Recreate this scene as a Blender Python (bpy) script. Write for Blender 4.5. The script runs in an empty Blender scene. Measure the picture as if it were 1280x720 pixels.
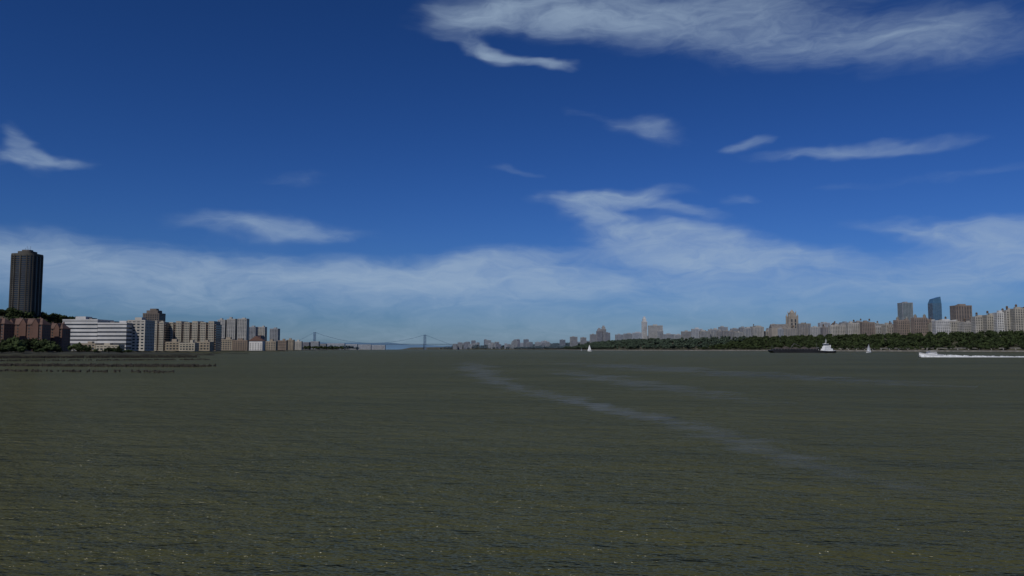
import bpy, math, random
import numpy as np
from mathutils import Vector
random.seed(7)
F=995.0; CH=5.0; TH=math.atan(76.5/F)
cT,sT=math.cos(TH),math.sin(TH)
# survey helpers: bearing / elevation read from the photograph + an assumed distance -> world metres
def wx(px,D,py=436):
    u=(px-640)/F; v=(360-py)/F
    return u*D/(cT-v*sT)
def wz(py,D):
    v=(360-py)/F
    return CH+D*(sT+v*cT)/(cT-v*sT)
def wd(py):
    v=(360-py)/F
    return -CH*(cT-v*sT)/(sT+v*cT)
# ---------------------------------------------------------------- materials
MATS={}
def mat(name,col,rough=.8,var=.25,scale=.15,col2=None,spec=.3,metal=0):
    if name in MATS: return MATS[name]
    m=bpy.data.materials.new(name); m.use_nodes=True
    nt=m.node_tree; b=nt.nodes['Principled BSDF']
    n=nt.nodes.new('ShaderNodeTexNoise'); n.inputs['Scale'].default_value=scale; n.inputs['Detail'].default_value=3
    g=nt.nodes.new('ShaderNodeNewGeometry')
    nt.links.new(g.outputs['Position'],n.inputs['Vector'])
    r=nt.nodes.new('ShaderNodeValToRGB')
    r.color_ramp.elements[0].position=.35; r.color_ramp.elements[1].position=.68
    a=[c*(1-var) for c in col]; c2=col2 if col2 else [min(1,c*(1+var)) for c in col]
    r.color_ramp.elements[0].color=(*a,1); r.color_ramp.elements[1].color=(*c2,1)
    nt.links.new(n.outputs['Fac'],r.inputs['Fac']); nt.links.new(r.outputs['Color'],b.inputs['Base Color'])
    b.inputs['Roughness'].default_value=rough; b.inputs['Specular IOR Level'].default_value=spec
    b.inputs['Metallic'].default_value=metal
    MATS[name]=m; return m
def haze(c,h,hz=(.16,.24,.36)): return tuple(c[i]*(1-h)+hz[i]*h for i in range(3))  # paints aerial haze into a base colour, stronger with h
# ---------------------------------------------------------------- mesh builder
class MB:
    def __init__(s): s.v=[]; s.f=[]; s.m=[]
    def add(s,vs,fs,m):
        o=len(s.v); s.v+= [tuple(p) for p in vs]; s.f+=[tuple(i+o for i in f) for f in fs]; s.m+=[m]*len(fs)
    def box(s,cx,cy,z0,z1,w,d,m=0,rot=0,top=1.0):
        c,sn=math.cos(rot),math.sin(rot); vs=[]
        for z,k in((z0,1),(z1,top)):
            for a,b in((-1,-1),(1,-1),(1,1),(-1,1)):
                x=a*w/2*k;y=b*d/2*k; vs.append((cx+x*c-y*sn,cy+x*sn+y*c,z))
        s.add(vs,[(0,3,2,1),(4,5,6,7),(0,1,5,4),(1,2,6,5),(2,3,7,6),(3,0,4,7)],m)
    def prism(s,poly,z0,z1,m=0,k=1.0,cx=0,cy=0):
        n=len(poly); vs=[(cx+x,cy+y,z0) for x,y in poly]+[(cx+x*k,cy+y*k,z1) for x,y in poly]
        s.add(vs,[tuple(range(n))[::-1],tuple(range(n,2*n))]+[(i,(i+1)%n,n+(i+1)%n,n+i) for i in range(n)],m)
    def cyl(s,cx,cy,z0,z1,r,m=0,n=8,k=1.0):
        s.prism([(r*math.cos(2*math.pi*i/n),r*math.sin(2*math.pi*i/n)) for i in range(n)],z0,z1,m,max(k,.001),cx,cy)
    def beam(s,p,q,r,m=0,n=5,r2=None):
        p=Vector(p);q=Vector(q);d=(q-p).normalized(); r2=r if r2 is None else r2
        a=d.orthogonal().normalized(); b=d.cross(a); vs=[]
        for c,rr in((p,r),(q,r2)):
            for i in range(n):
                t=2*math.pi*i/n; vs.append(c+a*rr*math.cos(t)+b*rr*math.sin(t))
        s.add(vs,[tuple(range(n))[::-1],tuple(range(n,2*n))]+[(i,(i+1)%n,n+(i+1)%n,n+i) for i in range(n)],m)
    def obj(s,name,mats,smooth=False):
        me=bpy.data.meshes.new(name); me.from_pydata(s.v,[],s.f)
        for m in mats: me.materials.append(m)
        me.polygons.foreach_set('material_index',s.m)
        if smooth: me.polygons.foreach_set('use_smooth',[True]*len(s.f))
        me.update()
        o=bpy.data.objects.new(name,me); bpy.context.collection.objects.link(o)
        return o
# ---------------------------------------------------------------- terrain
def shoreR(y): return float(np.interp(y,[-200,0,1000,1500,2100,3500,5500,8000,9300,12000],[1560,1500,1150,965,760,352,276,0,-950,-1700]))
def shoreL(y): return float(np.interp(y,[-200,0,700,1000,1300,2300,3000,4500,6500,9000,12000],[-700,-640,-600,-610,-600,-665,-800,-880,-1050,-2150,-2600]))
def hR(t,y):
    top=float(np.interp(y,[0,1500,3500,9000],[28,28,32,30]))
    return float(np.interp(t,[-30,0,8,45,180,3000],[-3,.2,2.8,3.5,top,top+6]))
def hL(t,y):
    c=float(np.interp(y,[0,1000,1450,2600,3500,5000,9000],[180,150,170,95,300,600,500]))
    top=float(np.interp(y,[0,1400,1700,2500,4000,9000],[62,60,48,42,40,75]))
    return float(np.interp(t,[-30,0,8,c,c+70,3000],[-3,.2,2.6,5,top,top+12]))
def terrain(name,shore,h,sgn,m):
    ys=[-200+i*50 for i in range(120)]+[5800+i*155 for i in range(41)]
    ts=[-30,0,8,25,45,70,95,120,150,180,220,260,320,370,450,600,680,900,1500,3000]
    vs=[];fs=[]
    for y in ys:
        for t in ts:
            j=(random.random()-.5)
            vs.append((shore(y)+sgn*(t+j*4),y,h(t,y)+ (j*2 if t>60 else 0)))
    n=len(ts)
    for i in range(len(ys)-1):
        for k in range(n-1):
            a=i*n+k; q=(a,a+1,a+n+1,a+n); fs.append(q if sgn>0 else q[::-1])
    b=MB(); b.add(vs,fs,0); return b.obj(name,[m],True)
ground=mat('ground_grass_earth',(.05,.06,.03),.95,.4,.02,(.11,.10,.07))
terrain('east_bank_ground',shoreR,hR,1,ground)
terrain('west_bank_ground',shoreL,hL,-1,ground)
b=MB(); vs=[];fs=[]
N=160
for i in range(N):
    x=-6500+i*90
    ht=np.interp(x,[-6500,-3200,-2400,-1900,-700,1500,7800],[150,135,120,95,70,85,90])+8*math.sin(i*.31)+5*math.sin(i*.83+1)
    for dy,hh in((0,0),(250,ht*.75),(700,ht),(1800,ht*.9)): vs.append((x,14500+dy,hh))
for i in range(N-1):
    for k in range(3):
        a=i*4+k; fs.append((a,a+4,a+5,a+1))
b.add(vs,fs,0); b.obj('distant_hills',[mat('hazy_hills',(.11,.20,.30),1,.08,.002)],True)  # blue distance haze is part of the hills' base colour
# ---------------------------------------------------------------- water
WAVE1=1.8; WAVE2=.17; WCOL1=(.054,.056,.022); WCOL2=(.078,.078,.031); WREF=.34
def water_mat():
    m=bpy.data.materials.new('river_water'); m.use_nodes=True; nt=m.node_tree; N=nt.nodes; L=nt.links
    N.remove(N['Principled BSDF']); out=N['Material Output']
    g=N.new('ShaderNodeNewGeometry')
    def noise(sc,rot,detail,scale,rough=.55):
        mp=N.new('ShaderNodeMapping'); mp.inputs['Scale'].default_value=sc; mp.inputs['Rotation'].default_value=(0,0,rot)
        L.new(g.outputs['Position'],mp.inputs['Vector'])
        n=N.new('ShaderNodeTexNoise'); n.inputs['Scale'].default_value=scale; n.inputs['Detail'].default_value=detail; n.inputs['Roughness'].default_value=rough
        L.new(mp.outputs[0],n.inputs['Vector']); return n
    w1=noise((.6,1,1),.3,6,.22,.66); w2=noise((.55,1,1),-.3,3,2.4,.6); patch=noise((.3,1,1),.2,5,.03,.65)
    b1=N.new('ShaderNodeBump'); b1.inputs['Strength'].default_value=1; b1.inputs['Distance'].default_value=WAVE1; L.new(w1.outputs['Fac'],b1.inputs['Height'])
    b2=N.new('ShaderNodeBump'); b2.inputs['Strength'].default_value=1; b2.inputs['Distance'].default_value=WAVE2; L.new(w2.outputs['Fac'],b2.inputs['Height']); L.new(b1.outputs[0],b2.inputs['Normal'])
    r=N.new('ShaderNodeValToRGB'); r.color_ramp.elements[0].position=.35; r.color_ramp.elements[1].position=.65
    r.color_ramp.elements[0].color=(*WCOL1,1); r.color_ramp.elements[1].color=(*WCOL2,1)
    L.new(patch.outputs['Fac'],r.inputs[0])
    d=N.new('ShaderNodeBsdfDiffuse'); L.new(r.outputs[0],d.inputs['Color']); L.new(b2.outputs[0],d.inputs['Normal'])
    gl=N.new('ShaderNodeBsdfGlossy'); gl.inputs['Roughness'].default_value=.2; gl.inputs['Color'].default_value=(.95,.92,.78,1); L.new(b2.outputs[0],gl.inputs['Normal'])
    fr=N.new('ShaderNodeFresnel'); fr.inputs['IOR'].default_value=1.33; L.new(b2.outputs[0],fr.inputs['Normal'])
    mr=N.new('ShaderNodeMapRange'); mr.inputs['To Min'].default_value=.01; mr.inputs['To Max'].default_value=WREF
    L.new(fr.outputs[0],mr.inputs['Value'])
    ms=N.new('ShaderNodeMixShader'); L.new(mr.outputs[0],ms.inputs[0]); L.new(d.outputs[0],ms.inputs[1]); L.new(gl.outputs[0],ms.inputs[2])
    L.new(ms.outputs[0],out.inputs['Surface']); return m
b=MB(); b.add([(-60000,-3000,0),(60000,-3000,0),(60000,90000,0),(-60000,90000,0)],[(0,1,2,3)],0); b.obj('river_water',[water_mat()])
def foam_mat(name,col,lo,hi,amax,sc):
    m=bpy.data.materials.new(name); m.use_nodes=True; nt=m.node_tree; N=nt.nodes; L=nt.links
    bs=N['Principled BSDF']; bs.inputs['Base Color'].default_value=(*col,1); bs.inputs['Roughness'].default_value=.6
    g=N.new('ShaderNodeNewGeometry'); mp=N.new('ShaderNodeMapping'); mp.inputs['Scale'].default_value=(.5,1,1); L.new(g.outputs['Position'],mp.inputs['Vector'])
    n=N.new('ShaderNodeTexNoise'); n.inputs['Scale'].default_value=sc; n.inputs['Detail'].default_value=7; n.inputs['Roughness'].default_value=.7; L.new(mp.outputs[0],n.inputs['Vector'])
    uv=N.new('ShaderNodeUVMap'); sp=N.new('ShaderNodeSeparateXYZ'); L.new(uv.outputs[0],sp.inputs[0])
    def M(op,a,b_):
        q=N.new('ShaderNodeMath'); q.operation=op
        for i,v in enumerate((a,b_)):
            if isinstance(v,(int,float)): q.inputs[i].default_value=v
            else: L.new(v,q.inputs[i])
        return q.outputs[0]
    e=M('MULTIPLY',M('MULTIPLY',M('MULTIPLY',M('SUBTRACT',1.0,sp.outputs[1]),sp.outputs[1]),4.0),sp.outputs[0])
    r=N.new('ShaderNodeMapRange'); r.inputs['From Min'].default_value=lo; r.inputs['From Max'].default_value=hi
    L.new(M('ADD',n.outputs['Fac'],M('MULTIPLY',M('SUBTRACT',e,1.0),.35)),r.inputs['Value'])
    L.new(M('MULTIPLY',r.outputs[0],M('MULTIPLY',e,amax)),bs.inputs['Alpha']); return m
def ribbon(name,pts,m,z=.004,jit=.35):
    P=np.array(pts,float); t=np.arange(len(P)); tt=np.linspace(0,len(P)-1,len(P)*14)
    Q=np.stack([np.interp(tt,t,P[:,i]) for i in range(4)],1)
    for _ in range(25): Q[1:-1,:2]=(Q[:-2,:2]+Q[2:,:2]+2*Q[1:-1,:2])/4
    ph=random.random()*9
    for i,q in enumerate(Q): q[0]+=q[2]*jit*(math.sin(i*.55+ph)+.6*math.sin(i*1.7+ph*2)); q[2]*=1+.3*math.sin(i*.9+ph)
    vs=[];fs=[];uv=[]
    for i,q in enumerate(Q):
        a=Q[max(i-1,0),:2]; c=Q[min(i+1,len(Q)-1),:2]; d=(c-a)/max(np.linalg.norm(c-a),1e-6); n=np.array([-d[1],d[0]])
        for s in(-1,-.5,0,.5,1): vs.append((q[0]+n[0]*q[2]*s,q[1]+n[1]*q[2]*s,z)); uv.append((q[3],(s+1)/2))
    for i in range(len(Q)-1):
        for k in range(4): a=i*5+k; fs.append((a,a+1,a+6,a+5))
    me=bpy.data.meshes.new(name); me.from_pydata(vs,[],fs); me.materials.append(m)
    l=me.uv_layers.new(name='UVMap')
    for p in me.polygons:
        for li in p.loop_indices: l.data[li].uv=uv[me.loops[li].vertex_index]
    o=bpy.data.objects.new(name,me); bpy.context.collection.objects.link(o)
    if me.polygons[0].normal.z<0: me.flip_normals()
    return o
def wp(px,py,hw,s): d=wd(py); return (wx(px,d,py),d,hw,s)
slick=foam_mat('wake_slick_foam',(.20,.235,.235),.30,.74,.56,.6)
ribbon('boat_wake_slick',[wp(588,451,9,.6),wp(592,459,9,1),wp(606,470,5.5,1),wp(632,481,4,1),wp(672,492,3.4,.9),wp(720,503,3.0,.95),wp(790,517,2.8,.95),wp(850,528,2.8,.9),wp(905,545,2.5,.9),wp(965,566,2.1,.9),wp(1035,588,1.8,.8),wp(1120,606,1.5,.7),wp(1290,634,1.2,.6)],slick,.004,.18)
ribbon('boat_wake_slick',[wp(655,489,3,.0),wp(700,494,2.4,.9),wp(745,508,2,1),wp(800,520,1.8,1),wp(850,533,1.4,.5)],slick,.008)
ribbon('boat_wake_slick',[wp(690,461,6,.6),wp(740,470,7,1),wp(800,480,6,1),wp(870,490,5,.9),wp(960,505,4,.6)],slick,.012)
ribbon('boat_wake_slick',[wp(700,453,16,.6),wp(790,458,18,1),wp(900,466,15,.95),wp(1040,474,11,.9),wp(1200,484,8,.7)],slick,.016)
# ---------------------------------------------------------------- trees
def leafmat(name,c,h=0):
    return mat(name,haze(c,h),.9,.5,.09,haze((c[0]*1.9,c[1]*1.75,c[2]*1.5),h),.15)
leafN=leafmat('foliage',(.028,.043,.017)); leafM=leafmat('foliage_mid',(.030,.046,.021),.08); leafF=leafmat('foliage_far',(.04,.055,.03),.4)  # mid and far foliage have distance haze mixed into their colour
bark=mat('bark',(.06,.045,.03))
def template(nleaf,seed):
    r=np.random.default_rng(seed); V=[];Fc=[];M=[]
    lob=[(r.uniform(-.28,.28),r.uniform(-.28,.28),r.uniform(.42,.85),r.uniform(.2,.34)) for _ in range(7)]
    for i in range(nleaf):
        l=lob[r.integers(7)]; d=r.normal(size=3); d/=np.linalg.norm(d); p=np.array(l[:3])+d*l[3]*r.uniform(.6,1.08)*np.array([1,1,.75])
        a=r.normal(size=3); a/=np.linalg.norm(a); bb=np.cross(a,r.normal(size=3)); bb/=np.linalg.norm(bb); s=r.uniform(.05,.095)
        o=len(V); V+= [p-a*s,p+bb*s*.8,p+a*s,p-bb*s*.8]; Fc.append((o,o+1,o+2,o+3)); M.append(0)
    for l in lob:
        o=len(V)
        dirs=[(0,0,1),(1,0,0),(0,1,0),(-1,0,0),(0,-1,0),(0,0,-1)]
        for d in dirs: V.append(np.array(l[:3])+np.array(d)*l[3]*r.uniform(.55,.85))
        for t in((0,1,2),(0,2,3),(0,3,4),(0,4,1),(5,2,1),(5,3,2),(5,4,3),(5,1,4)): Fc.append(tuple(o+i for i in t)); M.append(0)
    def limb(p,q,r1,r2):
        o=len(V)
        for c,rr in((p,r1),(q,r2)):
            for i in range(4): V.append(np.array([c[0]+rr*math.cos(i*1.57),c[1]+rr*math.sin(i*1.57),c[2]]))
        for i in range(4): Fc.append((o+i,o+(i+1)%4,o+4+(i+1)%4,o+4+i)); M.append(1)
    limb((0,0,-.05),(0,0,.45),.035,.02)
    for l in lob[:3]: limb((0,0,.3),l[:3],.015,.006)
    return np.array(V),Fc,M
TN=[template(170,s) for s in range(5)]; TF=[template(60,s+20) for s in range(4)]
def forest(name,items,mats,tmpl=TN):
    AV=[];idx=[];cnt=[];MI=[];o=0
    for x,y,z,h,w in items:
        V,Fc,M=tmpl[random.randrange(len(tmpl))]; t=random.random()*6.28; c,s=math.cos(t),math.sin(t)
        Q=np.stack([(V[:,0]*c-V[:,1]*s)*w+x,(V[:,0]*s+V[:,1]*c)*w+y,V[:,2]*h+z],1); AV.append(Q)
        for f in Fc: idx+= [i+o for i in f]; cnt.append(len(f))
        MI+=M; o+=len(V)
    AV=np.concatenate(AV); me=bpy.data.meshes.new(name)
    me.vertices.add(len(AV)); me.vertices.foreach_set('co',AV.astype(np.float32).ravel())
    me.loops.add(len(idx)); me.loops.foreach_set('vertex_index',np.array(idx,np.int32))
    me.polygons.add(len(cnt)); cnt=np.array(cnt,np.int32); me.polygons.foreach_set('loop_start',np.concatenate([[0],np.cumsum(cnt)[:-1]]).astype(np.int32))
    for m in mats: me.materials.append(m)
    me.polygons.foreach_set('material_index',np.array(MI,np.int32)); me.update(); me.validate()
    ob=bpy.data.objects.new(name,me); bpy.context.collection.objects.link(ob); return ob
def T(side,t,y,h,w=None):
    if side>0: x=shoreR(y)+t; z=hR(t,y)
    else: x=shoreL(y)-t; z=hL(t,y)
    return (x,y,z-.3,h,w or h*random.uniform(.8,1.15))
it=[]
for i in range(1500):
    y=1150+1500*random.random()**1.1; t=42+165*random.random(); it.append(T(1,t,y,random.uniform(11,19)))
for i in range(220): y=random.uniform(1150,2650); it.append(T(1,random.uniform(12,40),y,random.uniform(7,12)))
forest('riverside_park_trees',it,[leafN,bark])
it=[]
for i in range(1500):
    y=2600+2300*random.random(); t=14+190*random.random(); it.append(T(1,t,y,random.uniform(12,22)))
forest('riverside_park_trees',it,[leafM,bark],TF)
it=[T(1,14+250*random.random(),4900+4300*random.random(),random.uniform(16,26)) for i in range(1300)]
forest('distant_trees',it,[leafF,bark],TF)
it=[]
for i in range(420):
    y=random.uniform(1150,1650); t=random.uniform(175,330); it.append(T(-1,t,y,random.uniform(9,17)))
for i in range(380):
    y=random.uniform(1650,3300); c=float(np.interp(y,[1450,2600,3500],[170,95,300])); it.append(T(-1,c+random.uniform(0,130),y,random.uniform(10,18)))
forest('cliff_trees',it,[leafN,bark])
it=[]
for i in range(520):
    y=random.uniform(1020,2400); it.append(T(-1,random.uniform(3,34),y,random.uniform(7,15)))
for i in range(160):
    y=random.uniform(2300,4200); it.append(T(-1,random.uniform(5,60),y,random.uniform(9,18)))
forest('shoreline_trees',it,[leafN,bark])
it=[T(-1,random.uniform(5,200),random.uniform(4200,9000),random.uniform(14,24)) for i in range(800)]
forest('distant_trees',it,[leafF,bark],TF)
# ---------------------------------------------------------------- buildings
glassD=mat('window_glass',(.035,.045,.055),.2,.4,.3,None,.6)
glassB=mat('blue_glass',(.06,.13,.2),.15,.2,.05,None,.8)
glassF=mat('window_glass_far',(.075,.10,.14),.5)  # paler, bluer glass: distance haze put into the colour
roofm=mat('roof_gravel',(.16,.15,.14))
tankm=mat('tank_wood',(.12,.08,.05))
COL={'tan':(.32,.27,.20),'beige':(.41,.37,.29),'brick':(.15,.085,.065),'brown':(.15,.115,.085),'white':(.58,.57,.54),'grey':(.29,.29,.29),'lime':(.45,.42,.36),'rose':(.24,.185,.14)}
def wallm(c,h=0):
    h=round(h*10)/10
    return mat('wall_%s_%d'%(c,h*10),haze(COL[c],h*.9,(.22,.28,.35)),.85,.14,.06)  # wall colour shifted toward haze blue by level h
def building(name,x,y,z0,w,d,z1,col,rot=0,fl=3.6,bay=4.5,h=0,band=.42,pier=.35,tank=False,setback=False,glass=None,bulk=True):
    b=MB(); H=z1-z0; n=max(2,int(H/fl)); fh=H/n
    if h>.35: band*=.8; pier*=.75
    b.box(0,0,0,H-.4,w,d,1)
    for i in range(n):
        b.box(0,0,i*fh-(.001),i*fh+fh*band,w+.7,d+.7,0)
    b.box(0,0,H-1.1,H+.9,w+.9,d+.9,0); b.box(0,0,H+.9,H+1.0,w+.2,d+.2,2)
    if pier>0:
        nb=max(2,int(w/bay)); pw=w/nb*pier
        for i in range(1,nb): b.box(-w/2+i*w/nb,0,.01,H-.6,pw,d+.55,0)
        nb=max(2,int(d/bay)); pw=d/nb*pier
        for i in range(1,nb): b.box(0,-d/2+i*d/nb,.02,H-.5,w+.5,pw,0)
        for a in(-1,1):
            for c in(-1,1): b.box(a*(w/2-.5),c*(d/2-.5),.03,H-.55,1.62,1.62,0)
    t=H+1
    if setback:
        b.box(0,0,t,t+H*.12,w*.7,d*.7,0); b.box(0,0,t+H*.12,t+H*.2,w*.4,d*.4,0)
    elif bulk:
        bx=(random.random()-.5)*w*.4; b.box(bx,0,t,t+random.uniform(2.5,5),w*random.uniform(.2,.4),d*.4,0)
        if w>25: b.box(-bx-w*.1,d*.1,t,t+2.5,w*.15,d*.3,2)
    if tank:
        tx=w*random.uniform(-.3,.3)
        for a in(-1,1):
            for c in(-1,1): b.box(tx+a*1.3,c*1.3,t,t+4,.3,.3,3)
        b.cyl(tx,0,t+4,t+8,2.2,3,10); b.cyl(tx,0,t+8,t+10,2.4,3,10,.02)
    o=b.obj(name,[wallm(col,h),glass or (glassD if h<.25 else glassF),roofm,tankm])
    o.location=(x+random.uniform(-.4,.4),y+random.uniform(-6,6),z0+random.uniform(-.3,.3)); o.rotation_euler=(0,0,rot); return o
def bpx(name,p0,p1,ytop,D,col,d=20,z0=2.5,**k):
    return building(name,wx((p0+p1)/2,D),D+d/2,z0,(p1-p0)/F*D,d,wz(ytop,D),col,**k)
# --- west bank
def rounded_tower():
    D=1400; b=MB(); W=46/2*.96; n=40
    def pl(r):
        o=[]
        for i in range(n):
            t=2*math.pi*i/n; c,s=math.cos(t),math.sin(t); e=.62
            o.append((r*math.copysign(abs(c)**e,c),r*.9*math.copysign(abs(s)**e,s)))
        return o
    z0=48; z1=wz(319,D); H=z1-z0; N=36
    b.prism(pl(W-1.2),0,H,1)
    for i in range(N):
        z=i*H/N; b.prism(pl(W),z,z+H/N*.38,0)
    b.prism(pl(W+.3),H-2.2,H+1.5,0)
    for i in range(0,n,2):
        x,y=pl(W+.12)[i]; b.box(x*.985,y*.985,.02,H-.5,1.8,1.8,0,math.atan2(y,x))
    b.prism(pl(W*.62),H+1.5,H+6,0); b.prism(pl(W*.36),H+6,H+9,2)
    for i in range(4): b.beam((-4+i*3,0,H+9),(-4+i*3,0,H+13+i%2*3),.2,2)
    o=b.obj('rounded_apartment_tower',[mat('tower_concrete',(.085,.080,.066),.85,.15,.05),glassD,mat('tower_cap',(.12,.11,.1))])
    o.location=(wx(31.5,D,380),D,z0)
rounded_tower()
def townhouse(p0,p1,ye,yr,D,gables):
    b=MB(); w=(p1-p0)/F*D; H=wz(ye,D)-2.5; R=wz(yr,D)-2.5; d=18; n=max(3,int(H/3.2)); fh=H/n
    b.box(0,0,0,H,w,d,0)
    nb=int(w/4)
    for i in range(n):
        for k in range(nb):
            x=-w/2+(k+.5)*w/nb
            b.box(x,-d/2,i*fh+.9,i*fh+2.5,1.5,.12,1); b.box(x,-d/2-.02,i*fh+.72,i*fh+.9,1.9,.4,3)
        for k in range(4):
            b.box(w/2,-d/2+(k+.5)*d/4,i*fh+.9,i*fh+2.5,.12,1.4,1)
    o=.8; vs=[(-w/2-o,-d/2-o,H),(w/2+o,-d/2-o,H),(w/2+o,d/2+o,H),(-w/2-o,d/2+o,H),(-w/2+5,0,R),(w/2-5,0,R)]
    b.add(vs,[(0,1,5,4),(1,2,5),(2,3,4,5),(3,0,4),(3,2,1,0)],2)
    for g in range(gables):
        x=-w/2+(g+.5)*w/gables; gw=w/gables*.28; zt=H+(R-H)*.9
        y0=-d/2-1.2
        b.box(x,-d/2-.5,0.01,H-.02,gw*1.7,1.3,0)
        b.add([(x-gw,y0,H),(x+gw,y0,H),(x,y0,zt),(x-gw,-1,H),(x+gw,-1,H),(x,-1,zt)],[(0,1,2)],0)
        b.add([(x-gw-.5,y0-.3,H-.2),(x,y0-.3,zt+.3),(x,0,zt+.3),(x-gw-.5,0,H-.2),(x+gw+.5,y0-.3,H-.2),(x+gw+.5,0,H-.2)],[(0,1,2,3),(1,4,5,2)],2)
    b.box(w*.3,2,H,R+1.5,1.4,1.2,0); b.box(-w*.25,2,H,R+1.2,1.4,1.2,0)
    ob=b.obj('brick_townhouse',[wallm('brick'),glassD,mat('roof_shingle',(.12,.075,.06)),wallm('beige')]); ob.location=(wx((p0+p1)/2,D),D,2.5)
townhouse(-40,10,405,398,900,3); townhouse(11,57,406,398,930,3); townhouse(58,82,411,404,960,2)
townhouse(-70,-42,406,399,900,2)
bpx('office_building',79,122,400,1120,'white',45,fl=5.2,pier=0,band=.62)
bpx('office_building',122.5,158,404,1110,'white',50,fl=5.2,pier=0,band=.6)
bpx('office_building',158.5,180,401,1125,'lime',30,fl=4,bay=5,band=.5,pier=.4)
bpx('brick_tower',179,199,392,1650,'brown',30,z0=30,setback=True,h=.1)
def condo(p0,p1,yt,D,n):
    w=(p1-p0)/F*D; H=wz(yt,D)-2.5; b=MB(); d=26; nf=12; fh=H/nf
    b.box(0,0,0,H-3,w,d,1)
    for i in range(nf): b.box(0,0,i*fh,i*fh+fh*.3,w+.4,d+.4,3)
    for k in range(n):
        x=-w/2+(k+.5)*w/n; bw=w/n*.6; hh=H+(1.5 if k%2 else -.8)
        b.box(x,-1.5,0.01,hh-.5,bw-.6,d+2,1)
        for i in range(nf+1): b.box(x,-1.5,i*fh*.98,i*fh*.98+fh*.48,bw,d+2.6,0)
        for q in range(4): b.box(x-bw/2+(q)*bw/3,-1.5,.02,hh,bw*.12,d+3,0)
        b.box(x,-1.5,hh,hh+1.2,bw+.8,d+3.4,0)
        for i in range(nf): b.box(x+w/n*.42,-d/2-.9,i*fh+.1,i*fh+1.2,w/n*.3,1.4,3)
    b.box(w*.1,2,H-3,H+3,8,8,0); b.box(-w*.3,2,H-3,H+2.4,6,6,2)
    o=b.obj('riverfront_condominium',[wallm('beige'),glassD,roofm,wallm('rose')]); o.location=(wx((p0+p1)/2,D),D+13,2.5)
condo(181,206,403,1300,3); condo(208,269,403.5,1320,6)
for p0,p1,yt,D,c in((272,281,400,2150,'lime'),(283,293,399,2150,'lime'),(296,307,398.5,2150,'lime'),(308,318,409,2300,'grey'),(322,331,409,2350,'lime'),(337,347,411,2350,'grey')):
    bpx('apartment_tower',p0,p1,yt,D,c,22,z0=10,h=.15)
for p0,p1,yt,D,c in((100,118,430,1090,'tan'),(122,150,432,1085,'beige'),(205,222,428,1240,'tan'),(224,243,429,1230,'beige'),(246,262,428,1260,'tan'),(272,290,425,1500,'tan'),(291,309,426,1500,'rose'),(333,345,427,1800,'tan'),(347,357,426,2100,'rose'),(358,366,425,2500,'tan'),(367,376,427,2700,'lime')):
    bpx('lowrise_apartment_building',p0,p1,yt,D,c,16,h=.0)
b=MB(); D=1450; w=24; H=wz(426,D)-2.5; R=wz(420,D)-2.5
b.box(0,0,0,H,w,14,0); b.add([(-w/2-1,-8,H),(w/2+1,-8,H),(w/2+1,8,H),(-w/2-1,8,H),(0,-8,R),(0,8,R)],[(0,1,4),(1,2,5,4),(2,3,5),(3,0,4,5),(3,2,1,0)],1)
for i in range(4):
    for k in range(5): b.box(-w/2+(k+.5)*w/5,-7,i*3.4+1,i*3.4+2.6,1.6,.15,2)
b.box(5,2,H,R+2,1.5,1.5,1)
o=b.obj('gabled_house',[wallm('white'),wallm('brick'),glassD]); o.location=(wx(321,D),D,2.5)
for p0,p1,yt,D,c in((378,386,428,3600,'rose'),(388,398,427,4000,'lime'),(399,407,430,4300,'tan'),(408,430,429.5,4500,'white'),(432,446,430.5,4700,'white'),(447,463,431,4900,'white'),(464,481,431.5,5100,'white')):
    bpx('waterfront_apartment_building',p0,p1,yt,D,c,30,h=.4,bulk=False)
# --- east side skyline
def solveD(px,off):
    u=(px-640)/F
    for D in range(900,9500,15):
        if u*D>=shoreR(D)+off: return D
    return 9000
env=lambda p: float(np.interp(p,[600,700,740,830,900,940,1000,1050,1100,1150,1200,1240,1280,1400],[427,427,422,415,412,411,407,405,405,402,403,399,389,385]))
cols=['tan','beige','rose','lime','brown','tan','beige','grey','lime','beige','tan','white']
p=770
while p<1400:
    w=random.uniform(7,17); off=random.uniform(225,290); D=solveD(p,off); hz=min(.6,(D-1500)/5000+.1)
    yt=env(p)+random.uniform(-2.5,4.5)
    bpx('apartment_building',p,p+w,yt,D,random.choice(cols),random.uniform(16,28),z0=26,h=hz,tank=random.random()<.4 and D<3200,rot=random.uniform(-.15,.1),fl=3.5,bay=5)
    p+=w*random.uniform(.75,1.1)
p=900
while p<1400:
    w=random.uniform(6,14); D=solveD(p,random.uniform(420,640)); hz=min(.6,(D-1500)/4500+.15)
    bpx('apartment_building',p,p+w,env(p)+random.uniform(-4,2),D,random.choice(cols),22,z0=28,h=hz,tank=random.random()<.3 and D<3200,fl=3.5,bay=5)
    p+=w*random.uniform(1.2,2.4)
for i in range(80):
    p=random.uniform(562,775); D=random.uniform(5200,7800)
    if wx(p,D)<shoreR(D)+40: D=solveD(p,60) if p>610 else random.uniform(8700,9200)
    yt=430.5-random.random()**1.6*8*float(np.interp(p,[560,610,650,690,720,775],[.3,.9,1,.9,.5,.6]))
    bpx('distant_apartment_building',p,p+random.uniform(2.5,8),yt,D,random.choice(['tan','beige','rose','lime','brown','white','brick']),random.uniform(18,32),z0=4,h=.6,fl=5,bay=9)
for p0,p1,yt in((738,746,418),(746,753,414),(752,758,411.5),(756,763,416),(713,722,421),(726,733,422)):
    bpx('apartment_tower',p0,p1,yt,4700,random.choice(['rose','tan']),30,z0=20,h=.5,setback=yt<415)
bpx('slender_white_tower',803,809,402,3600,'white',22,z0=20,h=.2,setback=True)
bpx('white_apartment_building',812,829,407,3500,'lime',25,z0=20,h=.3)
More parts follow.
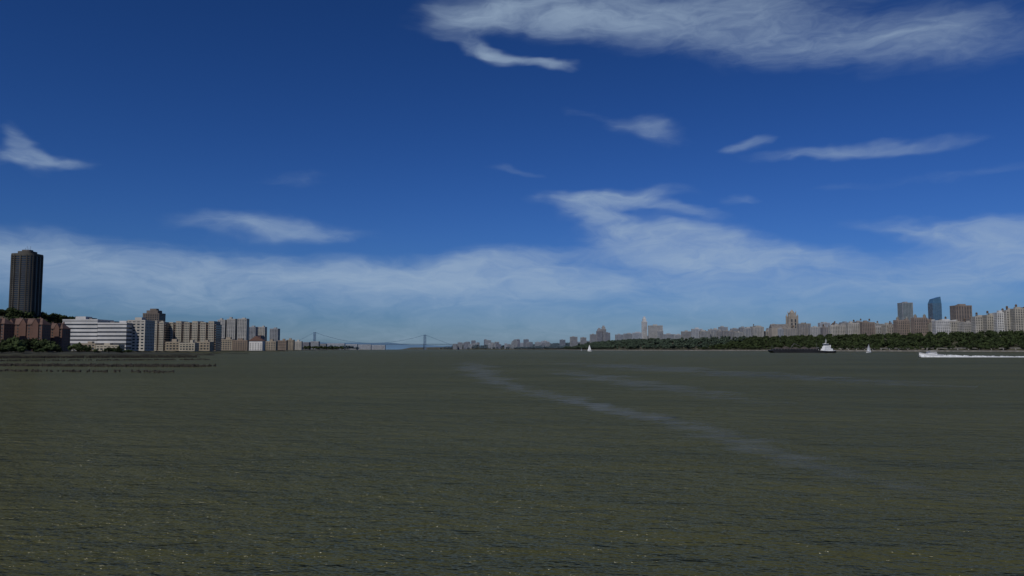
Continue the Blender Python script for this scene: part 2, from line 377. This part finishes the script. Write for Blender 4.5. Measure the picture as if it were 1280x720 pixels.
def church():
    D=2650; b=MB(); s=D/F; H=wz(404,D)-28; w=11*s
    b.box(-w*1.3,0,0,H*.75,w*2.4,w,0); vs=[(-w*2.5,-w/2,H*.75),(-w*.1,-w/2,H*.75),(-w*.1,w/2,H*.75),(-w*2.5,w/2,H*.75),(-w*2.5,0,H*.95),(-w*.1,0,H*.95)]
    b.add(vs,[(0,1,5,4),(2,3,4,5),(1,2,5),(3,0,4)],2)
    H2=wz(396,D)-28; b.box(0,0,0,H2,w*.95,w*.95,0)
    for a in(-1,1):
        for c in(-1,1):
            b.box(a*w*.45,c*w*.45,0,H2+3,w*.16,w*.16,0); b.cyl(a*w*.45,c*w*.45,H2+3,H2+10,w*.08,0,6,.05)
    for i in range(6):
        for k in(-.2,.2): b.box(k*w,0,H2*.1+i*H2*.14,H2*.1+i*H2*.14+H2*.1,w*.14,w+.3,1)
    H3=wz(391,D)-28; b.box(0,0,H2,H3,w*.7,w*.7,0)
    for a in(-1,1):
        for c in(-1,1): b.cyl(a*w*.33,c*w*.33,H3,H3+7,w*.07,0,6,.05)
    b.cyl(0,0,H3,wz(387,D)-28,w*.3,0,8,.1)
    o=b.obj('gothic_church',[wallm('tan',.2),glassD,roofm]); o.location=(wx(991,D),D,28)
church()
bpx('glass_office_tower',1131,1144,378.5,2500,'grey',32,z0=28,h=.2,band=.25,pier=.2,glass=mat('teal_glass',(.09,.14,.15),.2))
def blue_tower():
    D=2500; b=MB(); H=wz(371,D)-28; w=11*D/F
    b.prism([(-w/2,-14),(w/2,-14),(w/2,14),(-w/2,14)],0,H*.86,0)
    b.add([(-w/2,-14,H*.86),(w/2,-14,H*.86),(w/2,14,H*.86),(-w/2,14,H*.86),(-w/2+4,-10,H*.95),(w/2,-10,H),(w/2,10,H),(-w/2+4,10,H*.95)],[(4,5,6,7),(0,1,5,4),(1,2,6,5),(2,3,7,6),(3,0,4,7)],0)
    for i in range(30): b.box(0,0,i*H*.86/30,i*H*.86/30+.6,w+.5,28.5,1)
    for i in range(6): b.box(-w/2+i*w/5,0,0.01,H*.85,.5,28.9,1)
    o=b.obj('blue_glass_tower',[glassB,mat('mullion',(.12,.17,.23))]); o.location=(wx(1170.5,D),D,28)
blue_tower()
bpx('brick_apartment_tower',1198,1218,382,2200,'rose',30,z0=28,h=.1,bay=7)
bpx('brick_apartment_tower',1160,1166,400,2000,'rose',20,z0=28,h=.1)
def domed(pc,D,yt):
    b=MB(); w=16/F*D; H=wz(yt+6,D)-28
    b.box(0,0,0,H,w,20,0)
    for i in range(8): b.box(0,0,i*H/8,i*H/8+1.6,w+.6,20.6,0)
    for i in range(7): b.box(-w/2+(i+.5)*w/7,-10.05,H*.3,H*.95,1.6,.3,1)
    for a in(-1,1):
        b.cyl(a*w*.36,-5,H,H+4,3.6,0,10); b.cyl(a*w*.36,-5,H+4,H+7,3.8,2,10,.6); b.cyl(a*w*.36,-5,H+7,H+9,2.2,2,10,.05)
    o=b.obj('domed_apartment_building',[wallm('rose',.1),glassD,mat('roof_copper',(.16,.17,.15))]); o.location=(wx(pc,D),D,28)
domed(1128,solveD(1128,215),394); domed(1150,solveD(1150,215),391)
for p0,p1,yt,c in((1222,1236,396,'lime'),(1237,1250,394,'beige'),(1249,1262,391,'white'),(1262,1272,388,'lime'),(1272,1290,386,'beige'),(1062,1076,404,'lime'),(1040,1062,407,'lime'),(1080,1095,403,'rose'),(1172,1196,401,'white')):
    bpx('apartment_building',p0,p1,yt,solveD((p0+p1)/2,215),c,20,z0=26,h=.1,tank=True,rot=-.08)
b=MB()
ys=list(range(600,5200,50))
for i in range(len(ys)-1):
    x0,x1=shoreR(ys[i])-1,shoreR(ys[i+1])-1; y0,y1=ys[i],ys[i+1]
    b.add([(x0,y0,-1),(x1,y1,-1),(x1,y1,2.4),(x0,y0,2.4),(x0+5,y0,2.4),(x1+5,y1,2.4),(x1+5,y1,-1),(x0+5,y0,-1)],[(0,3,2,1),(3,4,5,2),(4,7,6,5)],0)
b.obj('seawall',[mat('seawall_stone',(.26,.24,.21),.9,.35,.1)])
b=MB()
for y in range(1100,2100,25):
    x0,x1=shoreR(y)+30,shoreR(y+25)+30
    b.beam((x0,y,7.0),(x1,y+25,7.0),.5,0,4); b.beam((x0,y,8.2),(x1,y+25,8.2),.12,0,4)
    b.box(x0,y,2,7.0,1.2,1.2,0); b.beam((x0,y,7),(x0,y,8.2),.1,0,4)
b.obj('parkway_viaduct',[mat('parkway_concrete',(.42,.40,.37))])
# ---------------------------------------------------------------- bridge
def bridge():
    steel=mat('hazed_bridge_steel',(.12,.20,.30),.7,.05,.01); b=MB()  # steel colour faded toward the sky: aerial haze painted in
    A=Vector((wx(393,8600),8600,0)); B=Vector((wx(531,9350),9350,0)); d=(B-A).normalized(); n=Vector((-d.y,d.x,0))
    deck=66
    for P,tp in((A,188),(B,174)):
        for s in(-1,1):
            for q in(-1,1):
                b.beam(P+n*s*16+d*q*7+Vector((0,0,-2)),P+n*s*15+d*q*6+Vector((0,0,tp)),3.8,0,4)
        for z in(30,60,95,130,165,tp-3):
            b.beam(P+n*-16+Vector((0,0,z)),P+n*16+Vector((0,0,z)),2.4,0,4)
            for s in(-1,1): b.beam(P+n*s*16+d*-7+Vector((0,0,z)),P+n*s*16+d*7+Vector((0,0,z)),1.5,0,4)
        for z0,z1 in((5,30),(60,95),(95,130),(130,165)):
            for s in(-1,1): b.beam(P+n*s*16+d*-7+Vector((0,0,z0)),P+n*s*16+d*7+Vector((0,0,z1)),1.0,0,4)
    for s in(-1,1):
        pr=None
        for i in range(41):
            t=i/40; zz=74+((188-74)*(1-t)+(174-74)*t)*(2*t-1)**2
            p=A+(B-A)*t+n*s*15+Vector((0,0,zz))
            if pr: b.beam(pr,p,.9,0,4)
            b.beam(p,Vector((p.x,p.y,deck)),.25,0,3); pr=p
        b.beam(A+n*s*15+Vector((0,0,187)),A-d*230+n*s*15+Vector((0,0,deck)),.9,0,4)
        b.beam(B+n*s*15+Vector((0,0,173)),B+d*330+n*s*15+Vector((0,0,deck)),.9,0,4)
        a=A-d*420+n*s*15; c=B+d*600+n*s*15
        b.beam(a+Vector((0,0,deck)),c+Vector((0,0,deck)),1.6,0,4); b.beam(a+Vector((0,0,deck-9)),c+Vector((0,0,deck-9)),1.2,0,4)
        L=(c-a).length; m=int(L/30)
        for i in range(m):
            p=a+d*i*30; b.beam(p+Vector((0,0,deck-9 if i%2 else deck)),p+d*30+Vector((0,0,deck if i%2 else deck-9)),.7,0,3)
    c=(A+B)/2; b.box(c.x+d.x*90,c.y+d.y*90,deck-.8,deck+.6,(B-A).length+1000,28,1,math.atan2(d.y,d.x))
    b.obj('suspension_bridge',[steel,mat('hazed_bridge_deck',(.18,.28,.42),.8,.05)])  # deck colour carries the same painted haze blue
bridge()
# ---------------------------------------------------------------- old pier pilings & point of land
pile=mat('weathered_piling',(.04,.034,.027),.9,.4,1.5)
def pilerow(p0,p1,y0,y1,n,hmin,hmax,rows=2,gap=.2,beams=False):
    b=MB(); d0,d1=wd(y0),wd(y1); A=Vector((wx(p0,d0,y0),d0,0)); B=Vector((wx(p1,d1,y1),d1,0)); d=(B-A).normalized(); nn=Vector((-d.y,d.x,0))
    for r in range(rows):
        prev=None
        for i in range(n):
            if random.random()<gap: prev=None; continue
            p=A+(B-A)*(i/(n-1))+nn*r*3.2+Vector((random.uniform(-.3,.3),random.uniform(-.4,.4),0)); h=random.uniform(hmin,hmax)
            b.beam(p+Vector((0,0,-1)),p+Vector((random.uniform(-.12,.12),random.uniform(-.1,.1),h)),.21,0,7,.17)
            if beams and prev and random.random()<.9: b.beam(prev,p+Vector((0,0,h-.15)),.13,0,4)
            prev=p+Vector((0,0,h-.15))
    b.obj('old_pier_pilings',[pile])
pilerow(-60,248,448.5,447,140,.6,1.5,5,.08,True)
pilerow(-60,262,452,450,90,.3,.8,3,.3,True)
pilerow(-60,246,457.5,459,120,.3,.8,4,.1,True)
pilerow(-60,205,464,466,70,.2,.55,2,.3,True)
pilerow(200,310,443,442.5,40,.6,1.8,2,.2,True)
b=MB(); n=48
def spit(k,z):
    vs=[]
    for i in range(n):
        t=2*math.pi*i/n; r=1+.12*math.sin(3*t+1)+.07*math.sin(7*t)
        vs.append((-400+k*r*112*math.cos(t)*1.2,640+k*r*95*math.sin(t),z+ (random.random()-.5)*.3*(z>0)))
    return vs
vs=spit(1,-.5)+spit(.97,1.1)+spit(.85,2.0)+spit(.4,2.8); fs=[]
for l in range(3): fs+= [(l*n+i,l*n+(i+1)%n,(l+1)*n+(i+1)%n,(l+1)*n+i) for i in range(n)]
fs.append(tuple(range(3*n,4*n))); b.add(vs,fs,0); b.obj('low_point_of_land',[mat('dark_bank',(.035,.036,.022),.95,.4,.1)])
it=[]
for i in range(85):
    t=random.random()*6.28; r=random.random()**.6*.8; x=-400+r*125*math.cos(t); y=640+r*92*math.sin(t)
    k=np.interp(x,[-520,-420,-365,-280],[1.15,.95,.65,.3]); it.append((x,y,1,random.uniform(8,17)*k,random.uniform(9,14)*k**.5))
forest('waterfront_trees',it,[leafN,bark])
# ---------------------------------------------------------------- vessels
hullK=mat('hull_black',(.02,.02,.022),.5); wp_=mat('white_paint',(.78,.78,.76),.4,.05); cargo=mat('barge_cargo',(.06,.05,.045),.95,.4,.4); deckm=mat('deck_grey',(.13,.13,.13))
def hullmesh(b,L,Wd,z0,z1,bow,stern,m,sheer=0,n=14):
    rings=[]
    for i in range(n+1):
        t=i/n; x=-L/2+t*L
        wf=1.0
        if t>1-bow: wf=max(.03,1-((t-(1-bow))/bow)**2)
        if t<stern: wf=.75+.25*t/stern
        zt=z1+sheer*max(0,(t-.5)*2)**2+sheer*.3*max(0,(.5-t)*2)**2
        xb=x*(.93 if t>.5 else .97)
        rings.append([(xb,-Wd/2*wf*.8,z0),(x,-Wd/2*wf,zt),(x,Wd/2*wf,zt),(xb,Wd/2*wf*.8,z0)])
    vs=[p for r in rings for p in r]; fs=[]
    for i in range(n):
        for k in range(4): a=i*4+k; c=i*4+(k+1)%4; fs.append((a,c,c+4,a+4))
    fs.append((3,2,1,0)); fs.append(tuple(n*4+i for i in range(4))); b.add(vs,fs,m)
def barge():
    D=1120; b=MB(); L=(1026-962)/F*D
    W2=9
    prof=[(-L/2,4.2),(-L/2,2.5),(-L/2+6,-1.5),(L/2-6,-1.5),(L/2,2.5),(L/2,4.2)]
    vs=[(x,-W2,z) for x,z in prof]+[(x,W2,z) for x,z in prof]
    b.add(vs,[tuple(range(6)),tuple(range(11,5,-1))]+[(i,i+6,(i+1)%6+6,(i+1)%6) for i in range(6)],0)
    b.box(0,0,4.2,5.6,L-9,15,0)
    for i in range(16):
        x=-L/2+5+i*(L-10)/15; b.box(x,-7.6,4.2,5.9,.5,.5,3)
    for i in range(5):
        x=-L/2+10+i*(L-20)/4; b.cyl(x,0,5.6,8.2+random.uniform(-.6,.9),7.0,1,14,.25)
    b.box(L/2-5,0,4.2,7.5,4,6,3); b.beam((L/2-5,0,7),(L/2-5,0,14),.2,3); b.beam((-L/2+3,0,4),(-L/2+3,0,10),.2,3)
    for x in(-L/2+2,L/2-2):
        for y in(-6,6): b.cyl(x,y,4.2,5.1,.5,3,8)
    b.beam((-L*.1,0,5.5),(-L*.02,0,13),.35,3); b.beam((-L*.02,0,13),(L*.1,0,9),.25,3)
    o=b.obj('cargo_barge',[hullK,cargo,deckm,deckm]); o.location=(wx(994,D),D,0); o.rotation_euler=(0,0,.05)
barge()
def tug():
    D=1060; b=MB(); L=27
    hullmesh(b,L,9,-1,2.6,.4,.2,0,1.8); hullmesh(b,L+.3,9.3,1.6,2.75,.4,.2,1,1.8)
    b.box(-1,0,2.6,5.8,14,6.4,1); b.box(0,0,5.8,8.6,9,5.6,1); b.box(.8,0,8.6,12,5,4.6,1); b.box(.8,0,12,12.4,5.8,5.4,1)
    b.box(.9,0,10,11.4,5.1,4.7,2)
    for i in range(6): b.box(-6.5+i*2.1,-3.2,3.8,4.9,.9,.15,2)
    for i in range(4): b.box(-3+i*2,-2.8,6.8,7.8,.9,.15,2)
    b.cyl(-5,1.6,5.8,10.5,.9,1,10); b.cyl(-5,-1.6,5.8,10.5,.9,1,10); b.cyl(-5,1.6,10.5,11.3,.92,0,10); b.cyl(-5,-1.6,10.5,11.3,.92,0,10)
    b.beam((.5,0,12.4),(.5,0,18.5),.32,1,6,.15); b.beam((.5,-1.8,15.5),(.5,1.8,15.5),.12,1); b.beam((-1.2,0,16.5),(1.8,0,16.5),.12,1)
    b.cyl(2,0,12.4,13.4,.5,1,8)
    for i in range(9):
        for s in(-1,1): b.cyl(-10+i*2.2,s*4.6,1.2,2.2,.5,0,8)
    b.box(12.6,0,3,6.5,.8,3,0)
    o=b.obj('tugboat',[hullK,wp_,glassD]); o.location=(wx(1033,D),D,0); o.rotation_euler=(0,0,math.radians(200))
tug()
def sailboat(px,D,H,rot,name='sailboat'):
    b=MB(); L=H*.8
    hullmesh(b,L,L*.28,-.3,H*.07,.55,.3,0,H*.03)
    b.box(-L*.05,0,H*.08,H*.12,L*.35,L*.15,0); b.beam((L*.05,0,H*.05),(L*.05,0,H),H*.008,1,6)
    b.beam((L*.05,0,H*.16),(-L*.42,L*.04,H*.16),H*.007,1,5)
    def sail(p0,p1,p2,bul):
        n=8; vs=[];fs=[];idx={}
        p0,p1,p2=map(Vector,(p0,p1,p2))
        for i in range(n+1):
            for j in range(n+1-i):
                u=i/n;v=j/n;w=1-u-v; p=p0*w+p1*u+p2*v; p.y+=bul*(u*v+v*w+w*u)*3; idx[i,j]=len(vs); vs.append(p)
        for i in range(n):
            for j in range(n-i):
                fs.append((idx[i,j],idx[i+1,j],idx[i,j+1]))
                if j<n-i-1: fs.append((idx[i+1,j],idx[i+1,j+1],idx[i,j+1]))
        b.add(vs,fs,2)
    sail((L*.03,0,H*.18),(-L*.42,L*.04,H*.17),(L*.04,0,H*.98),H*.03); sail((L*.48,0,H*.1),(L*.0,-L*.06,H*.13),(L*.07,0,H*.9),H*.03)
    b.beam((L*.49,0,H*.1),(L*.05,0,H*.95),.03,1,4); b.beam((-L*.48,0,H*.08),(L*.05,0,H*.99),.03,1,4)
    o=b.obj(name,[wp_,mat('mast_alu',(.5,.5,.5),.4),mat('sailcloth',(.75,.76,.76),.8,.04)]); o.location=(wx(px,D),D,0); o.rotation_euler=(0,0,rot)
sailboat(1086,1150,12.5,.5); sailboat(737,1900,16,2.4)
sailboat(727,2600,10,1.0)
def motorboat():
    D=wd(446.5); b=MB(); L=15
    hullmesh(b,L,4.2,-.4,1.5,.55,.15,0,.9); hullmesh(b,L+.1,4.3,1.1,1.3,.55,.15,3,.9)
    b.box(-.5,0,1.4,2.9,6,3.1,0,0,.86); b.box(-.4,0,2.1,2.6,5.6,2.95,2,0,.95)
    b.add([(2.4,-1.5,1.9),(2.4,1.5,1.9),(.9,1.3,3.4),(.9,-1.3,3.4)],[(0,1,2,3)],2)
    b.box(-1.2,0,3.5,3.65,3.6,2.8,0)
    for x in(-2.8,.4):
        for y in(-1.2,1.2): b.beam((x,y,2.8),(x,y,3.55),.06,3)
    for s in(-1,1): b.beam((2,s*1.7,2.3),(7.0,s*.3,3.2),.04,3,4)
    b.beam((-1.5,0,3.6),(-1.9,0,5.6),.05,3); b.box(-7.3,0,.6,.75,1.2,3.4,0)
    b.box(-5,0,1.5,2.0,2.4,2.6,3)
    o=b.obj('motorboat',[wp_,hullK,glassD,deckm]); o.location=(wx(1163,D),D,.35); o.rotation_euler=(0,math.radians(-3),math.radians(180))
    x0=wx(1163,D)
    vs=[];fs=[];n=150;mm=7
    for i in range(n):
        t=i/(n-1); x=x0-7+t*95; hw=1.9+ t*3.2
        for k in range(mm):
            s=k/(mm-1)*2-1; z=(1-s*s)*((1.7*math.exp(-t*3)+.4)*random.uniform(.5,1.3))-.02
            if t>.3 and random.random()<(t-.3)*.8: z=-.05
            vs.append((x+random.uniform(-.2,.2),D+s*hw+random.uniform(-.2,.2)-t*3,max(z,-.05)))
    for i in range(n-1):
        for k in range(mm-1): a=i*mm+k; fs.append((a,a+mm,a+mm+1,a+1))
    f=MB(); f.add(vs,fs,0); f.obj('motorboat_wake_foam',[mat('foam',(.6,.62,.62),.9,.25,.8)],True)
motorboat()
# ---------------------------------------------------------------- sun & sky
az,el=math.radians(212),math.radians(48)
sd=Vector((math.sin(az)*math.cos(el),math.cos(az)*math.cos(el),math.sin(el)))
su=bpy.data.lights.new('sun','SUN'); su.energy=2.6; su.angle=math.radians(.5); su.color=(1,.95,.87)
so=bpy.data.objects.new('sun',su); bpy.context.collection.objects.link(so); so.rotation_euler=sd.to_track_quat('Z','Y').to_euler()
w=bpy.data.worlds.new('World'); bpy.context.scene.world=w; w.use_nodes=True; nt=w.node_tree; N=nt.nodes; L=nt.links
bg=N['Background']; bg.inputs['Strength'].default_value=.07
sky=N.new('ShaderNodeTexSky'); sky.sky_type='NISHITA'; sky.sun_disc=False; sky.sun_elevation=el; sky.sun_rotation=az; sky.ozone_density=3; sky.air_density=1.0; sky.dust_density=.4
def math_(op,a,b=None,c=None,clamp=False):
    n=N.new('ShaderNodeMath'); n.operation=op; n.use_clamp=clamp
    for i,v in enumerate((a,b,c)):
        if v is None: continue
        if isinstance(v,(int,float)): n.inputs[i].default_value=v
        else: L.new(v,n.inputs[i])
    return n.outputs[0]
# deepen the clear-air colour (contrasty deep-blue sky): per-channel gain * value^gamma
SK=((.37,1.48),(.56,1.34),(1.2,1.46))
sc_=N.new('ShaderNodeSeparateColor'); L.new(sky.outputs[0],sc_.inputs[0]); cc=N.new('ShaderNodeCombineColor')
for i,(k,g_) in enumerate(SK):
    L.new(math_('MULTIPLY',math_('POWER',math_('MULTIPLY',sc_.outputs[i],.07),g_),k/.07),cc.inputs[i])
tc=N.new('ShaderNodeTexCoord'); sp=N.new('ShaderNodeSeparateXYZ'); L.new(tc.outputs['Generated'],sp.inputs[0])
A_=math_('MULTIPLY',math_('ARCTAN2',sp.outputs[0],sp.outputs[1]),9.95)
E_=math_('MULTIPLY',math_('ARCSINE',sp.outputs[2]),9.95)
cb=N.new('ShaderNodeCombineXYZ'); L.new(A_,cb.inputs[0]); L.new(E_,cb.inputs[1])
def nz(vec,sc,rot,scale,detail,rough=.55,dist=0,off=(0,0,0)):
    mp=N.new('ShaderNodeMapping'); mp.inputs['Scale'].default_value=sc; mp.inputs['Rotation'].default_value=(0,0,rot); mp.inputs['Location'].default_value=off; L.new(vec,mp.inputs[0])
    n=N.new('ShaderNodeTexNoise'); n.inputs['Scale'].default_value=scale; n.inputs['Detail'].default_value=detail; n.inputs['Roughness'].default_value=rough; n.inputs['Distortion'].default_value=dist
    L.new(mp.outputs[0],n.inputs['Vector']); return n
wn=nz(cb.outputs[0],(.7,1.6,1),0,1.3,3,.55)
vm=N.new('ShaderNodeVectorMath'); vm.operation='SUBTRACT'; L.new(wn.outputs['Color'],vm.inputs[0]); vm.inputs[1].default_value=(.5,.5,.5)
vm2=N.new('ShaderNodeVectorMath'); vm2.operation='MULTIPLY'; L.new(vm.outputs[0],vm2.inputs[0]); vm2.inputs[1].default_value=(1.1,.42,0)
vm3=N.new('ShaderNodeVectorMath'); vm3.operation='ADD'; L.new(cb.outputs[0],vm3.inputs[0]); L.new(vm2.outputs[0],vm3.inputs[1]); WP=vm3.outputs[0]
def ae(px,py):
    u=(px-640)/F;v=(360-py)/F; d=Vector((u,cT-v*sT,sT+v*cT)).normalized(); return math.atan2(d.x,d.y)*9.95,math.asin(d.z)*9.95
def blob(px,py,rx,ry,rot,s):
    a,e=ae(px,py); mp=N.new('ShaderNodeMapping'); mp.vector_type='TEXTURE'
    mp.inputs['Location'].default_value=(a,e,0); mp.inputs['Rotation'].default_value=(0,0,math.radians(rot)); mp.inputs['Scale'].default_value=(rx/100,ry/100,1)
    L.new(WP,mp.inputs[0]); ln=N.new('ShaderNodeVectorMath'); ln.operation='LENGTH'; L.new(mp.outputs[0],ln.inputs[0])
    mr=N.new('ShaderNodeMapRange'); mr.interpolation_type='SMOOTHSTEP'; mr.inputs['From Min'].default_value=.1; mr.inputs['From Max'].default_value=1.2; mr.inputs['To Min'].default_value=s; mr.inputs['To Max'].default_value=0
    L.new(ln.outputs['Value'],mr.inputs['Value']); return mr.outputs[0]
# cirrus patches and low haze painted into the sky: (bearing, elevation, half-widths, tilt, strength)
BL=[(590,22,90,30,8,.7),(680,18,170,34,-4,.6),(820,28,220,40,-4,.48),(1000,48,230,44,-6,.52),(1180,50,220,44,-3,.45),(620,68,85,12,-12,.8),(690,84,40,9,-8,.7),(1000,-20,450,50,0,.42),
(25,182,40,18,-40,.6),(45,197,65,9,3,.85),
(815,163,62,18,-8,.5),(730,147,45,9,-10,.28),(932,182,38,9,4,.6),(1070,187,150,10,-1,.5),(650,216,40,8,-10,.28),(370,222,65,16,0,.25),
(100,336,240,40,-3,.8),(320,344,270,38,-2,.85),(540,350,250,34,-1,.84),(720,350,200,28,0,.68),(350,284,150,20,0,.66),(30,298,110,24,0,.45),
(770,246,105,15,4,.85),(740,262,80,20,-12,.8),(840,258,60,12,-12,.6),(800,290,120,28,-10,.85),(860,308,160,38,-8,.92),(920,326,180,26,-4,.88),(1000,328,90,14,-3,.6),(640,325,160,28,3,.65),(910,244,40,7,0,.35),
(1190,290,130,16,-8,.7),(1250,310,130,38,-4,.65),(1180,340,190,34,0,.6),(1000,362,320,30,0,.5),(1200,220,130,9,0,.2),(1050,238,60,7,0,.2),(400,375,560,20,0,.34),(1270,282,40,11,0,.7),(640,398,900,30,0,.42),(640,428,1000,24,0,.45)]
den=None
for bb in BL:
    o=blob(*bb); den=o if den is None else math_('ADD',den,math_('MULTIPLY',o,math_('SUBTRACT',1.0,den)))
fb=nz(WP,(.35,2.0,1),math.radians(6),1.9,6,.64,.5); fb2=nz(WP,(.8,2.2,1),math.radians(-14),3.2,5,.62,.8,(5,3,0)); lump=nz(WP,(.6,1.1,1),.1,1.0,2,.5,0,(9,1,0))
f=math_('ADD',math_('ADD',math_('MULTIPLY',fb.outputs['Fac'],1.0),math_('MULTIPLY',fb2.outputs['Fac'],.55)),math_('MULTIPLY',lump.outputs['Fac'],.6))
f=math_('SUBTRACT',f,1.075)
dn=math_('ADD',den,math_('MULTIPLY',f,math_('ADD',.25,math_('MULTIPLY',den,.9))))
al=N.new('ShaderNodeMapRange'); al.interpolation_type='SMOOTHSTEP'; al.inputs['From Min'].default_value=.06; al.inputs['From Max'].default_value=1.25; al.inputs['To Max'].default_value=.76; L.new(dn,al.inputs['Value'])
gate=math_('MULTIPLY',al.outputs[0],math_('GREATER_THAN',sp.outputs[1],0.0))
mx=N.new('ShaderNodeMix'); mx.data_type='RGBA'; L.new(gate,mx.inputs[0]); L.new(cc.outputs[0],mx.inputs[6]); mx.inputs[7].default_value=(4.7,6.2,8.0,1)
L.new(mx.outputs[2],bg.inputs['Color'])
try: w.cycles.sampling_method='NONE'
except Exception as e: print(e)
# ---------------------------------------------------------------- camera
cam=bpy.data.cameras.new('camera'); co=bpy.data.objects.new('camera',cam); bpy.context.collection.objects.link(co)
cam.sensor_width=36; cam.lens=F/1280*36; cam.clip_start=.5; cam.clip_end=120000
co.location=(0,0,CH); co.rotation_euler=(math.pi/2+TH,0,0); bpy.context.scene.camera=co
s=bpy.context.scene; s.view_settings.view_transform='Standard'; s.view_settings.look='None'; s.view_settings.exposure=0
